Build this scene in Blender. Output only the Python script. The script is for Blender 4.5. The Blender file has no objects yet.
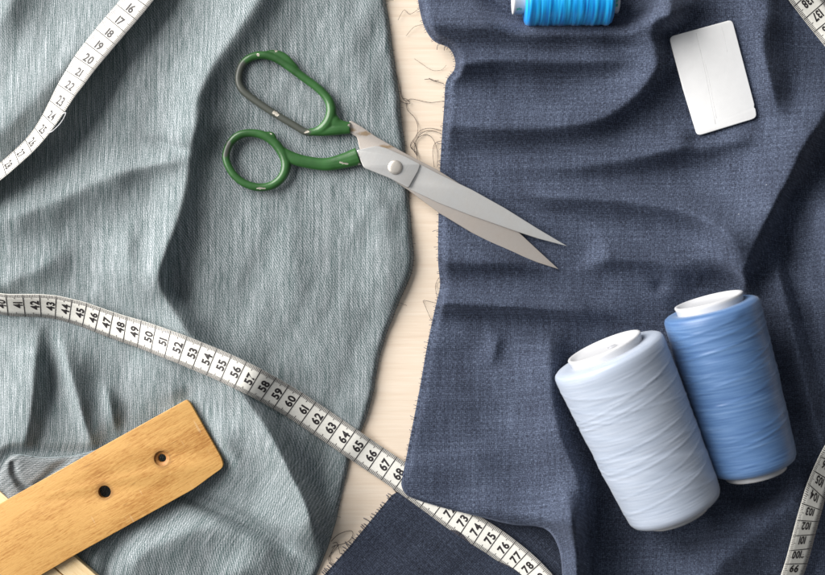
import bpy, bmesh, math, random
import numpy as np
from mathutils import Vector, noise as mnoise

random.seed(7)
rng = np.random.default_rng(7)
S = 0.0006            # metres per layout unit (1 unit = 0.6 mm on the table)
D = 1167.0            # camera height in layout units (0.70 m)
CX, CY = 412.5, 287.5
scene = bpy.context.scene
col = scene.collection

def W(u, v, z=0.0):
    """layout coordinates (u right, v down, z up) -> metres; u, v are read at the table plane"""
    k = (D - z) / D
    return Vector(((u - CX) * k * S, (CY - v) * k * S, z * S))

def WN(u, v, z):
    k = (D - z) / D
    return np.stack([(u - CX) * k * S, (CY - v) * k * S, z * S], axis=-1)

# ------------------------------------------------------------------ objects
def tag(o, label=None, cat=None, group=None, kind=None):
    if label: o['label'] = label
    if cat: o['category'] = cat
    if group: o['group'] = group
    if kind: o['kind'] = kind
    return o

def empty(name, loc):
    o = bpy.data.objects.new(name, None)
    o.empty_display_size = 0.01
    o.location = loc
    col.objects.link(o)
    return o

def link(name, me, mats, parent=None, origin=None, smooth=True):
    """mesh in world coordinates -> object whose origin sits at `origin` (or at its parent)"""
    o = bpy.data.objects.new(name, me)
    base = Vector((0, 0, 0))
    if parent is not None:
        base = parent.matrix_world.translation.copy() if parent.parent else Vector(parent.location)
        q = parent
        base = Vector((0, 0, 0))
        while q is not None:
            base += Vector(q.location); q = q.parent
        o.parent = parent
    elif origin is not None:
        base = Vector(origin); o.location = base
    n = len(me.vertices)
    co = np.empty(n * 3, dtype=np.float32)
    me.vertices.foreach_get('co', co)
    co = co.reshape(-1, 3) - np.array(base, dtype=np.float32)
    me.vertices.foreach_set('co', co.ravel())
    if not isinstance(mats, (list, tuple)): mats = [mats]
    if len(me.materials) == 0:
        for m in mats: me.materials.append(m)
    if smooth:
        me.polygons.foreach_set('use_smooth', [True] * len(me.polygons))
    me.update()
    col.objects.link(o)
    return o

def mesh_from(verts, faces, name='mesh', uv=None):
    me = bpy.data.meshes.new(name)
    me.from_pydata([tuple(map(float, p)) for p in verts], [], [tuple(map(int, f)) for f in faces])
    if uv is not None:
        lay = me.uv_layers.new(name='UVMap')
        li = np.empty(len(me.loops), dtype=np.int32)
        me.loops.foreach_get('vertex_index', li)
        lay.data.foreach_set('uv', np.asarray(uv, dtype=np.float32)[li].ravel())
    me.validate()
    return me

def eval_mesh(obj):
    """the evaluated mesh of a temporary object, which is then removed"""
    col.objects.link(obj)
    bpy.context.view_layer.update()
    dg = bpy.context.evaluated_depsgraph_get()
    me = bpy.data.meshes.new_from_object(obj.evaluated_get(dg))
    data = obj.data
    bpy.data.objects.remove(obj)
    return me

# ------------------------------------------------------------------ curves
def catmull(pts, per=8, closed=False):
    P = np.asarray(pts, dtype=float)
    n = len(P)
    out = []
    segs = n if closed else n - 1
    for i in range(segs):
        if closed:
            p0, p1, p2, p3 = P[(i-1) % n], P[i], P[(i+1) % n], P[(i+2) % n]
        else:
            p0, p1, p2, p3 = P[max(i-1, 0)], P[i], P[i+1], P[min(i+2, n-1)]
        for k in range(per):
            t = k / per
            out.append(0.5 * ((2*p1) + (-p0+p2)*t + (2*p0-5*p1+4*p2-p3)*t*t + (-p0+3*p1-3*p2+p3)*t**3))
    if not closed: out.append(P[-1])
    return np.array(out)

def poly_dist(u, v, pts):
    """nearest distance to a polyline, side sign and extra columns interpolated at the nearest point"""
    best = np.full(u.shape, 1e9); sign = np.ones(u.shape)
    ex = np.zeros(u.shape + (pts.shape[1] - 2,))
    for a, b in zip(pts[:-1], pts[1:]):
        ax, ay = a[:2]; dx, dy = b[0]-a[0], b[1]-a[1]
        L2 = dx*dx + dy*dy
        if L2 < 1e-9: continue
        t = np.clip(((u-ax)*dx + (v-ay)*dy) / L2, 0, 1)
        ex_, ey_ = u - (ax + t*dx), v - (ay + t*dy)
        d = ex_*ex_ + ey_*ey_
        m = d < best
        best = np.where(m, d, best)
        sign = np.where(m, np.sign(dx*ey_ - dy*ex_), sign)
        if ex.shape[-1]:
            val = a[2:][None] + t[..., None] * (b[2:] - a[2:])[None]
            ex = np.where(m[..., None], val, ex)
    return np.sqrt(best), sign, ex

def sstep(a, b, x):
    t = np.clip((x - a) / (b - a), 0, 1)
    return t*t*(3-2*t)

def inside(u, v, poly):
    r = np.zeros(u.shape, dtype=bool)
    n = len(poly)
    for i in range(n):
        x1, y1 = poly[i]; x2, y2 = poly[(i+1) % n]
        if y1 == y2: continue
        c = ((y1 > v) != (y2 > v)) & (u < (x2-x1)*(v-y1)/(y2-y1) + x1)
        r ^= c
    return r

# crest lists: points (u, v, height); wl = width on the side that faces up/left (travel down or leftwards)
def ridges(u, v, lst):
    h = np.zeros(u.shape)
    for pts, wl, wr in lst:
        p = catmull(pts, 6)
        seg = np.hypot(*(p[1:, :2]-p[:-1, :2]).T); cum = np.concatenate([[0], np.cumsum(seg)])
        tl = min(50.0, cum[-1]*0.45)
        p[:, 2] *= sstep(0, tl, cum) * sstep(0, tl, cum[-1]-cum)
        d, s, ex = poly_dist(u, v, p)
        w = np.where(s > 0, wl, wr)
        H = ex[..., 0]
        h += H * np.exp(-((np.sqrt(d*d + 2.2) / w) ** 1.55))
    return h

def soft_cap(h, cap, soft):
    """smooth minimum of h and cap"""
    k = soft
    d = np.clip(0.5 + 0.5*(cap-h)/k, 0, 1)
    return h*d + cap*(1-d) - k*d*(1-d)

def fbm(u, v, sc, seed, oct=2):
    out = np.empty(u.size)
    for i, (a, b) in enumerate(zip(u.ravel(), v.ravel())):
        out[i] = mnoise.noise((a*sc, b*sc, seed)) + (0.5*mnoise.noise((a*sc*2.1, b*sc*2.1, seed+5)) if oct > 1 else 0)
    return out.reshape(u.shape)

# ------------------------------------------------------------------ heights of the cloth
GREY_EDGE = catmull([(377,-90),(383,-30),(386,0),(392,45),(399,95),(405,150),(409,195),(413,245),(413,266),(407,284),
    (396,310),(384,342),(378,365),(373,395),(364,425),(352,452),(343,490),(334,530),(322,562),(312,590),(300,670)], 6)
GREY_EDGE = GREY_EDGE + np.array([[0.9*mnoise.noise((p[1]*0.06, 0.3, 2.0)) + 0.35*mnoise.noise((p[1]*0.31, 4.0, 1.0)), 0] for p in GREY_EDGE])
RULER = [(-140,581),(0,503.5),(186.5,399.5),(223.5,466.5),(77,554),(-140,682)]

GREY = [
 ([(140,-60,6),(128,-5,9),(88,42,10),(48,84,10),(8,126,9),(-60,180,6)], 34, 24),
 ([(20,-60,5),(10,0,8),(-10,50,6)], 20, 22),
 ([(288,-80,10),(262,-10,11),(233,36,12),(210,70,13),(198,98,15),(196,124,15),(193,146,10),(196,170,2)], 24, 20),
 ([(206,92,0),(197,122,5),(190,152,12),(187,178,13),(179,215,14),(166,250,16),(159,276,18),(168,302,14),(187,331,15),(207,356,17),(239,391,20),(268,430,24),(291,474,27),(307,508,29),(314,538,23),(312,566,10)], 25, 13),
 ([(200,150,0),(186,158,6),(160,163,8),(130,170,7),(100,182,4)], 13, 12),
 ([(152,160,3),(130,166,8),(92,184,9),(42,206,9),(-30,232,8)], 20, 24),
 ([(140,205,0),(128,240,6),(132,280,8),(148,310,4)], 20, 14),
 ([(80,230,0),(50,262,5),(0,285,6),(-40,295,4)], 20, 16),
 ([(60,322,0),(40,330,6),(36,360,11),(33,400,11),(24,445,8),(10,480,2)], 30, 9),
 ([(46,324,2),(60,340,8),(69,372,11),(80,408,11),(92,446,9),(100,470,2)], 8, 15),
 ([(96,372,0),(106,390,6),(112,415,8),(120,445,4)], 8, 8),
 ([(120,330,2),(150,365,5),(190,410,7),(235,455,7),(262,500,4)], 26, 40),
 ([(215,405,0),(225,440,6),(220,470,5)], 18, 22),
 ([(300,575,3),(262,545,7),(215,528,9),(170,540,10),(138,560,9),(120,600,6)], 20, 34),
 ([(300,590,4),(250,570,6),(200,585,6)], 20, 20),
 ([(345,-20,0),(352,40,2.5),(366,120,3),(382,210,3.5),(390,260,4),(372,330,2)], 26, 22),
 ([(300,180,0),(290,230,2),(300,290,3),(320,350,2)], 30, 26),
]
GREY_V = [   # creases
 ([(163,268,7),(172,282,9),(190,305,6),(205,330,2)], 8, 12),
 ([(200,152,6),(182,150,8),(164,144,6),(146,139,3),(130,138,0)], 6, 7),
 ([(130,462,3),(190,494,12),(245,522,16),(285,544,12),(312,565,4)], 7, 6),
 ([(140,532,4),(116,548,7),(106,575,6),(104,610,4)], 8, 7),
 ([(60,350,2),(52,385,4),(50,425,3)], 7, 7),
 ([(86,395,2),(90,420,4),(96,445,2)], 6, 6),
 ([(330,400,0),(325,440,3),(326,500,3),(322,540,2)], 12, 12),
]

SCI_PATH = np.array([(250,160),(300,140),(350,140),(410,170),(480,205),(566,250)], float)

def h_grey(u, v, noisy=True):
    h = 8.0 + 1.7*ridges(u, v, GREY) - 1.5*ridges(u, v, GREY_V)
    if noisy:
        h += 2.6*fbm(u*1.0 + v*0.35, v*0.30, 0.026, 3.1) + 0.5*fbm(u, v*0.5, 0.06, 9.7)
    d, _, _ = poly_dist(u, v, SCI_PATH)
    m = 1 - sstep(24, 46, d)
    h = h*(1-m) + soft_cap(h, 9.0, 4.0)*m
    # pressed under the wooden pieces
    rp = np.array(RULER + [RULER[0]], float)
    d, _, _ = poly_dist(u, v, rp)
    d = np.where(inside(u, v, RULER), 0, d)
    m = 1 - sstep(0, 16, d)
    h = h*(1-m) + soft_cap(h, 17.0, 5.0)*m
    d, _, _ = poly_dist(u, v, np.array([(-60,470),(60,574),(140,650)], float))
    m = 1 - sstep(18, 40, d)
    h = h*(1-m) + np.minimum(h, 7.0)*m
    d, _, _ = poly_dist(u, v, np.array([(0,520),(6,478),(14,464),(60,464),(95,464)], float))
    m = 1 - sstep(10, 22, d)
    h = h*(1-m) + np.minimum(h, 5.0)*m
    h = np.maximum(h, 2.0)
    de, _, _ = poly_dist(u, v, GREY_EDGE)
    x = np.clip(de / 7.5, 0, 1)
    return 0.6 + (h-0.6) * np.sqrt(np.clip(1 - (1-x)**2, 0.0, 1)) ** 0.9

NAVY_EDGE = catmull([(412,-90),(416,-30),(418,0),(424,26),(434,41),(449,48),(455,60),(454,70),(446,82),(444,108),(441,150),(439,195),
    (438,258),(440,284),(437,300),(432,322),(426,352),(419,392),(410,438),(401,484)], 6)
NAVY_HEM = catmull([(401,484),(404,492),(412,498),(440,507),(480,517),(512,525),(536,527),(548,531),(556,542),(561,560),(563,600),(563,680)], 6)
NAVY_POLY = [tuple(p) for p in NAVY_EDGE] + [tuple(p) for p in NAVY_HEM[1:]] + [(960,680),(960,-90)]

NAVY = [
 # folds running across the left part, some turning up into the right part
 ([(720,-30,6),(690,4,12),(640,19,16),(560,24,19),(500,26,19),(440,24,17),(380,20,10)], 24, 27),
 ([(650,56,3),(622,60,7),(560,62,9),(500,61,9),(462,64,11),(440,68,10),(390,70,6)], 11, 13),
 ([(668,-90,10),(669,-20,15),(670,18,16),(664,50,16),(650,78,15),(626,103,13),(596,120,15),(550,127,15),(500,128,14),(455,125,11),(380,122,7)], 27, 15),
 ([(775,112,6),(745,130,10),(708,141,11),(665,151,12),(620,160,10),(575,166,9),(530,167,7),(480,164,2),(440,160,0)], 24, 14),
 ([(752,276,8),(742,256,11),(722,231,13),(690,213,14),(645,204,13),(595,199,11),(545,198,9),(500,197,4),(450,196,2)], 20, 13),
 ([(720,276,2),(690,268,4),(650,262,7),(610,259,8),(560,262,8),(500,263,9),(440,262,9),(380,262,6)], 34, 10),
 ([(660,328,0),(620,318,6),(590,313,8),(560,310,11),(500,306,12),(436,303,11),(380,300,8)], 17, 8),
 # right part
 ([(762,-60,6),(768,5,12),(764,42,16),(770,78,15),(781,112,9),(790,130,2)], 42, 15),
 ([(850,50,8),(838,80,10),(822,118,19),(806,142,24),(787,180,26),(764,224,26),(744,268,24),(728,300,14),(716,330,6)], 52, 14),
 ([(768,232,0),(779,272,9),(792,326,12),(806,384,12),(822,440,10),(850,500,4)], 13, 12),
 ([(845,170,10),(832,205,24),(830,255,26),(846,310,26),(870,380,20)], 26, 30),
 ([(549,318,8),(550,345,14),(553,400,16),(562,440,20),(577,475,22),(582,500,18),(578,530,9),(576,560,3)], 36, 13),
 ([(600,540,0),(572,527,14),(545,518,15),(515,513,9),(480,507,4),(440,500,0)], 22, 16),
 ([(560,470,6),(571,515,18),(575,545,25),(577,600,26),(577,680,26)], 14, 12),
 ([(500,322,0),(496,345,3.5),(488,378,0)], 10, 6),
 ([(470,420,0),(478,460,3),(470,500,2)], 40, 30),
 ([(830,470,13),(775,520,17),(720,565,20),(690,620,20)], 44, 40),
]
NAVY_V = [
 ([(648,47,6),(625,48,4),(590,46,2)], 9, 9),
 ([(600,420,3),(620,480,6),(640,530,8),(610,600,7)], 34, 34),
 ([(782,215,8),(788,270,9),(806,330,9),(826,400,6)], 7, 7),
 ([(662,278,5),(656,296,4)], 7, 7), ([(692,270,4),(690,290,3)], 6, 6),
 ([(800,185,6),(782,215,8)], 7, 7),
 ([(788,60,2),(790,90,5),(796,115,3)], 12, 12),
]
SPOOLS = [  # top(u,v,z,r) bottom(u,v,z,r)
 ((607,353.5,66,55.0),(676,510,53,46.5)),
 ((710.5,307.5,58,45.8),(754.5,467.5,48,41.0)),
]
CARD = [(669.6,36.8),(732,19.5),(745,68),(755.5,107),(756.8,117.5),(697.5,135.5)]

def h_navy(u, v, noisy=True):
    h = 8.0 + 2.05*ridges(u, v, NAVY) - 1.4*ridges(u, v, NAVY_V)
    if noisy:
        h += 2.4*fbm(u*0.35, v - u*0.15*sstep(560, 760, u), 0.026, 13.1) + 0.45*fbm(u*0.6, v, 0.06, 19.7)
    d, _, _ = poly_dist(u, v, SCI_PATH)
    m = 1 - sstep(16, 44, d)
    h = h*(1-m) + soft_cap(h, 8.5, 4)*m
    # pressed down under the spools
    for a, b in SPOOLS:
        p = np.array([a, b], float)
        d, _, ex = poly_dist(u, v, p)
        zc, r = ex[..., 0], ex[..., 1]
        kk = np.clip(d / r, 0, 1)
        under = zc - r*np.sqrt(np.clip(1 - kk**2, 0, 1)) - 1.0
        lim = np.where(d < r, under, 1e3)
        h = np.minimum(h, np.maximum(lim, 1.5))
        m = 1 - sstep(20, 52, d)
        h = h*(1-m) + np.minimum(h, 3.0 + 0*h)*m
    cp = np.array(CARD + [CARD[0]], float)
    d, _, _ = poly_dist(u, v, cp)
    d = np.where(inside(u, v, CARD), 0, d)
    m = 1 - sstep(0, 22, d)
    h = h*(1-m) + soft_cap(h, 22.0, 6.0)*m
    d, _, _ = poly_dist(u, v, np.array([(520,-12),(616,-12)], float))
    m = 1 - sstep(24, 50, d)
    h = h*(1-m) + soft_cap(h, 8.0, 4)*m
    h = np.maximum(h, 1.6)
    de, _, _ = poly_dist(u, v, NAVY_EDGE)
    s = 0.5 + 0.5*sstep(0, 9, de)
    s = s + (1-s)*sstep(455, 490, v)
    h = 0.9 + (h-0.9)*s
    dh, _, _ = poly_dist(u, v, NAVY_HEM)
    m = (1 - sstep(2, 22, dh))
    h = np.maximum(h, 8.2*m)
    x = np.clip(dh/4.0, 0, 1)
    return h - 2.2*(1-np.sqrt(1-(1-x)**2))

def one(f, u, v):
    return float(f(np.array([float(u)]), np.array([float(v)]), False)[0])

def cloth(name, poly, hf, u0, u1, v0, v1, step, mat, thick=1.0, origin=None, uvf=None, parent=None):
    us = np.arange(u0, u1 + step, step); vs = np.arange(v0, v1 + step, step)
    U, V = np.meshgrid(us, vs)
    ins = inside(U, V, poly)
    P = np.array(poly + [poly[0]], float)
    # only test distances near the outline
    near = ins.copy()
    keepv = ins
    nr, nc = U.shape
    k = keepv.astype(int)
    fk = (k[:-1,:-1] + k[1:,:-1] + k[:-1,1:] + k[1:,1:]) >= 3
    used = np.zeros_like(ins)
    used[:-1,:-1] |= fk; used[1:,:-1] |= fk; used[:-1,1:] |= fk; used[1:,1:] |= fk
    # boundary verts: used and not all four faces kept
    cnt = np.zeros(U.shape, int)
    cnt[:-1,:-1] += fk; cnt[1:,:-1] += fk; cnt[:-1,1:] += fk; cnt[1:,1:] += fk
    bd = used & (cnt < 4)
    bu, bv = U[bd], V[bd]
    best = np.full(bu.shape, 1e9); nu, nv = bu.copy(), bv.copy()
    for a, b in zip(P[:-1], P[1:]):
        dx, dy = b - a; L2 = dx*dx + dy*dy
        if L2 < 1e-9: continue
        t = np.clip(((bu-a[0])*dx + (bv-a[1])*dy)/L2, 0, 1)
        qx, qy = a[0]+t*dx, a[1]+t*dy
        d = (bu-qx)**2 + (bv-qy)**2
        m = d < best
        best = np.where(m, d, best); nu = np.where(m, qx, nu); nv = np.where(m, qy, nv)
    U = U.copy(); V = V.copy()
    U[bd] = nu; V[bd] = nv
    idx = -np.ones(U.shape, int); idx[used] = np.arange(used.sum())
    u, v = U[used], V[used]
    z = hf(u, v)
    co = WN(u, v, z)
    faces = []
    ii, jj = np.nonzero(fk)
    faces = np.stack([idx[ii+1,jj], idx[ii+1,jj+1], idx[ii,jj+1], idx[ii,jj]], axis=1)
    # stretch the weave coordinates with the slope a little
    uu, vv = (u, v) if uvf is None else uvf(u, v, z)
    me = mesh_from(co, faces, name, np.stack([uu/100.0, -vv/100.0], axis=1))
    o = link(name, me, mat, parent=parent, origin=origin)
    md = o.modifiers.new('thickness', 'SOLIDIFY'); md.thickness = thick*S; md.offset = -1
    return o

# ------------------------------------------------------------------ materials
def nmat(name):
    m = bpy.data.materials.new(name); m.use_nodes = True
    nt = m.node_tree
    for n in list(nt.nodes): nt.nodes.remove(n)
    out = nt.nodes.new('ShaderNodeOutputMaterial')
    b = nt.nodes.new('ShaderNodeBsdfPrincipled')
    nt.links.new(b.outputs['BSDF'], out.inputs['Surface'])
    return m, nt, b

class NT:
    def __init__(s, nt): s.nt = nt
    def n(s, t, **kw):
        x = s.nt.nodes.new(t)
        for k, v in kw.items():
            if k.startswith('i_'): x.inputs[k[2:].replace('_', ' ')].default_value = v
            else: setattr(x, k, v)
        return x
    def l(s, a, b): s.nt.links.new(a, b)
    def math(s, op, a, b=None, c=None):
        x = s.n('ShaderNodeMath', operation=op)
        for i, q in enumerate((a, b, c)):
            if q is None: continue
            if isinstance(q, (int, float)): x.inputs[i].default_value = q
            else: s.l(q, x.inputs[i])
        return x.outputs[0]
    def mapping(s, vec, scale=(1,1,1), rot=(0,0,0), loc=(0,0,0)):
        x = s.n('ShaderNodeMapping')
        x.inputs['Scale'].default_value = scale; x.inputs['Rotation'].default_value = rot; x.inputs['Location'].default_value = loc
        s.l(vec, x.inputs['Vector']); return x.outputs[0]
    def noise(s, vec, scale=1.0, detail=2.0, rough=0.5, dist=0.0):
        x = s.n('ShaderNodeTexNoise')
        x.inputs['Scale'].default_value = scale; x.inputs['Detail'].default_value = detail
        x.inputs['Roughness'].default_value = rough; x.inputs['Distortion'].default_value = dist
        s.l(vec, x.inputs['Vector']); return x.outputs['Fac']
    def ramp(s, fac, stops):
        x = s.n('ShaderNodeValToRGB')
        e = x.color_ramp.elements
        while len(e) < len(stops): e.new(0.5)
        for i, (p, c) in enumerate(stops):
            e[i].position = p; e[i].color = (*c, 1) if len(c) == 3 else c
        s.l(fac, x.inputs['Fac']); return x.outputs['Color']
    def mix(s, fac, a, b):
        x = s.n('ShaderNodeMix', data_type='RGBA')
        for i, q in ((0, fac), (6, a), (7, b)):
            if isinstance(q, (int, float)): x.inputs[i].default_value = q
            elif isinstance(q, tuple): x.inputs[i].default_value = (*q, 1)
            else: s.l(q, x.inputs[i])
        return x.outputs[2]
    def bump(s, h, dist, strength=1.0, normal=None):
        x = s.n('ShaderNodeBump')
        x.inputs['Distance'].default_value = dist; x.inputs['Strength'].default_value = strength
        s.l(h, x.inputs['Height'])
        if normal is not None: s.l(normal, x.inputs['Normal'])
        return x.outputs['Normal']

def set_(b, **kw):
    for k, v in kw.items():
        k = k.replace('_', ' ')
        if isinstance(v, tuple) and len(v) == 3: v = (*v, 1)
        b.inputs[k].default_value = v

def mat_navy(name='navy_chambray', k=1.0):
    m, nt, b = nmat(name); N = NT(nt)
    uv = N.n('ShaderNodeUVMap').outputs[0]
    px = N.mapping(uv, (100, 100, 100))
    warp = N.noise(N.mapping(px, (1.3, 0.34, 1)), 1, 2, 0.6)      # threads along v
    weft = N.noise(N.mapping(px, (0.32, 1.3, 1), loc=(31, 7, 0)), 1, 2, 0.6)
    grain = N.noise(N.mapping(px, (1.4, 1.4, 1)), 1, 2, 0.7)
    slub = N.noise(N.mapping(px, (0.35, 0.02, 1)), 1, 2, 0.5)
    big = N.noise(px, 0.02, 2, 0.5)
    f = N.math('ADD', N.math('MULTIPLY', warp, 0.36), N.math('MULTIPLY', weft, 0.34))
    f = N.math('ADD', f, N.math('MULTIPLY', grain, 0.42))
    f = N.math('ADD', f, N.math('MULTIPLY', slub, 0.12))
    sp2 = N.n('ShaderNodeSeparateXYZ'); N.l(px, sp2.inputs[0])
    jj = N.noise(N.mapping(px, (0.06, 0.06, 1)), 1, 2, 0.6)
    gx = N.math('SINE', N.math('ADD', N.math('MULTIPLY', sp2.outputs[0], 3.3), N.math('MULTIPLY', jj, 6.0)))
    gy = N.math('SINE', N.math('ADD', N.math('MULTIPLY', sp2.outputs[1], 3.3), N.math('MULTIPLY', jj, 5.0)))
    f = N.math('ADD', f, N.math('MULTIPLY', N.math('ADD', gx, gy), 0.016))
    bars = N.noise(N.mapping(px, (0.012, 0.42, 1), loc=(3, 8, 0)), 1, 2, 0.6)
    f = N.math('ADD', f, N.math('MULTIPLY', N.math('SUBTRACT', bars, 0.5), 0.12))
    f = N.math('ADD', f, N.math('MULTIPLY', big, 0.10))
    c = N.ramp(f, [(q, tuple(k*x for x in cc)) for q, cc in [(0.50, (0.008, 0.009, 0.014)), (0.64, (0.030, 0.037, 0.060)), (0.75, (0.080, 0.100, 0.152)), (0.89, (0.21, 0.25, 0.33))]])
    # a few specks of lint
    vor = N.n('ShaderNodeTexVoronoi'); vor.inputs['Scale'].default_value = 0.030; N.l(px, vor.inputs['Vector'])
    sp = N.math('LESS_THAN', vor.outputs['Distance'], 0.012)
    c = N.mix(sp, c, (0.6, 0.62, 0.66))
    N.l(c, b.inputs['Base Color'])
    set_(b, Roughness=0.9, Sheen_Weight=0.22, Sheen_Roughness=0.35, Specular_IOR_Level=0.2)
    b.inputs['Sheen Tint'].default_value = (0.6, 0.7, 1.0, 1)
    hgt = N.math('ADD', N.math('MULTIPLY', warp, 0.5), N.math('MULTIPLY', weft, 0.5))
    hgt = N.math('ADD', hgt, N.math('MULTIPLY', grain, 0.5))
    N.l(N.bump(hgt, 0.0009, 0.4), b.inputs['Normal'])
    return m

def mat_grey(name='grey_wool', stops=((0.036, 0.070, 0.071), (0.172, 0.202, 0.210), (0.315, 0.342, 0.362), (0.65, 0.68, 0.705))):
    m, nt, b = nmat(name); N = NT(nt)
    uv = N.n('ShaderNodeUVMap').outputs[0]
    px = N.mapping(uv, (100, 100, 100))
    wob = N.n('ShaderNodeTexNoise'); wob.inputs['Scale'].default_value = 0.012; wob.inputs['Detail'].default_value = 2
    N.l(px, wob.inputs['Vector'])
    off = N.n('ShaderNodeVectorMath', operation='MULTIPLY_ADD')
    N.l(wob.outputs['Color'], off.inputs[0]); off.inputs[1].default_value = (5, 1, 0); N.l(px, off.inputs[2])
    p = off.outputs[0]
    sep = N.n('ShaderNodeSeparateXYZ'); N.l(p, sep.inputs[0])
    x, y = sep.outputs[0], sep.outputs[1]
    streak = N.noise(N.mapping(p, (0.95, 0.055, 1)), 1, 2, 0.6)
    j1 = N.noise(N.mapping(p, (0.10, 0.06, 1)), 1, 2, 0.6)
    rib = N.math('SINE', N.math('ADD', N.math('MULTIPLY', x, 3.3), N.math('MULTIPLY', j1, 8.0)))
    rib = N.math('MULTIPLY_ADD', rib, 0.5, 0.5)
    j2 = N.noise(N.mapping(p, (0.16, 0.16, 1)), 1, 2, 0.6)
    tw = N.math('SINE', N.math('ADD', N.math('ADD', N.math('MULTIPLY', x, 2.5), N.math('MULTIPLY', y, 1.5)), N.math('MULTIPLY', j2, 7.0)))
    tw = N.math('MULTIPLY_ADD', tw, 0.5, 0.5)
    where = N.math('MULTIPLY_ADD', N.noise(px, 0.011, 1, 0.5), 2.6, -0.85)
    wx = N.n('ShaderNodeMapRange'); wx.inputs[1].default_value = 120; wx.inputs[2].default_value = 240
    N.l(x, wx.inputs[0])
    wh = N.n('ShaderNodeClamp'); N.l(N.math('ADD', where, N.math('MULTIPLY_ADD', wx.outputs[0], 0.9, -0.45)), wh.inputs[0])
    cell = N.noise(N.mapping(p, (1.15, 0.75, 1)), 1, 2, 0.75)
    grain = N.noise(p, 1.35, 2, 0.8)
    weave = N.math('ADD', N.math('MULTIPLY', rib, N.math('SUBTRACT', 1.0, wh.outputs[0])), N.math('MULTIPLY', tw, wh.outputs[0]))
    slub = N.noise(N.mapping(p, (0.42, 0.006, 1), loc=(9, 4, 0)), 1, 2, 0.6)
    f = N.math('MULTIPLY_ADD', N.math('SUBTRACT', slub, 0.5), 0.22, N.math('MULTIPLY', streak, 0.30))
    f = N.math('ADD', f, N.math('MULTIPLY', weave, 0.11))
    f = N.math('ADD', f, N.math('MULTIPLY', cell, 0.40))
    f = N.math('ADD', f, N.math('MULTIPLY', grain, 0.40))
    c = N.ramp(f, [(0.49, stops[0]), (0.60, stops[1]), (0.69, stops[2]), (0.82, stops[3])])
    N.l(c, b.inputs['Base Color'])
    set_(b, Roughness=0.85, Sheen_Weight=0.35, Sheen_Roughness=0.4, Specular_IOR_Level=0.2)
    b.inputs['Sheen Tint'].default_value = (0.8, 0.95, 1.0, 1)
    hgt = N.math('ADD', N.math('MULTIPLY', streak, 0.4), N.math('MULTIPLY', weave, 0.30))
    hgt = N.math('ADD', hgt, N.math('MULTIPLY', cell, 0.5))
    N.l(N.bump(hgt, 0.0006, 0.35), b.inputs['Normal'])
    return m

def mat_table():
    m, nt, b = nmat('pale_wood'); N = NT(nt)
    co = N.n('ShaderNodeTexCoord').outputs['Object']
    g1 = N.noise(N.mapping(co, (14, 420, 1)), 1, 4, 0.6, 0.3)
    g2 = N.noise(N.mapping(co, (3, 60, 1)), 1, 3, 0.5, 0.8)
    g3 = N.noise(N.mapping(co, (60, 1400, 1)), 1, 2, 0.5)
    f = N.math('ADD', N.math('MULTIPLY', g1, 0.5), N.math('MULTIPLY', g2, 0.35))
    f = N.math('ADD', f, N.math('MULTIPLY', g3, 0.25))
    c = N.ramp(f, [(0.32, (0.63, 0.50, 0.385)), (0.52, (0.71, 0.59, 0.47)), (0.74, (0.77, 0.67, 0.56))])
    N.l(c, b.inputs['Base Color']); set_(b, Roughness=0.5, Specular_IOR_Level=0.35)
    N.l(N.bump(g1, 0.0003, 0.4), b.inputs['Normal'])
    return m

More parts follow.
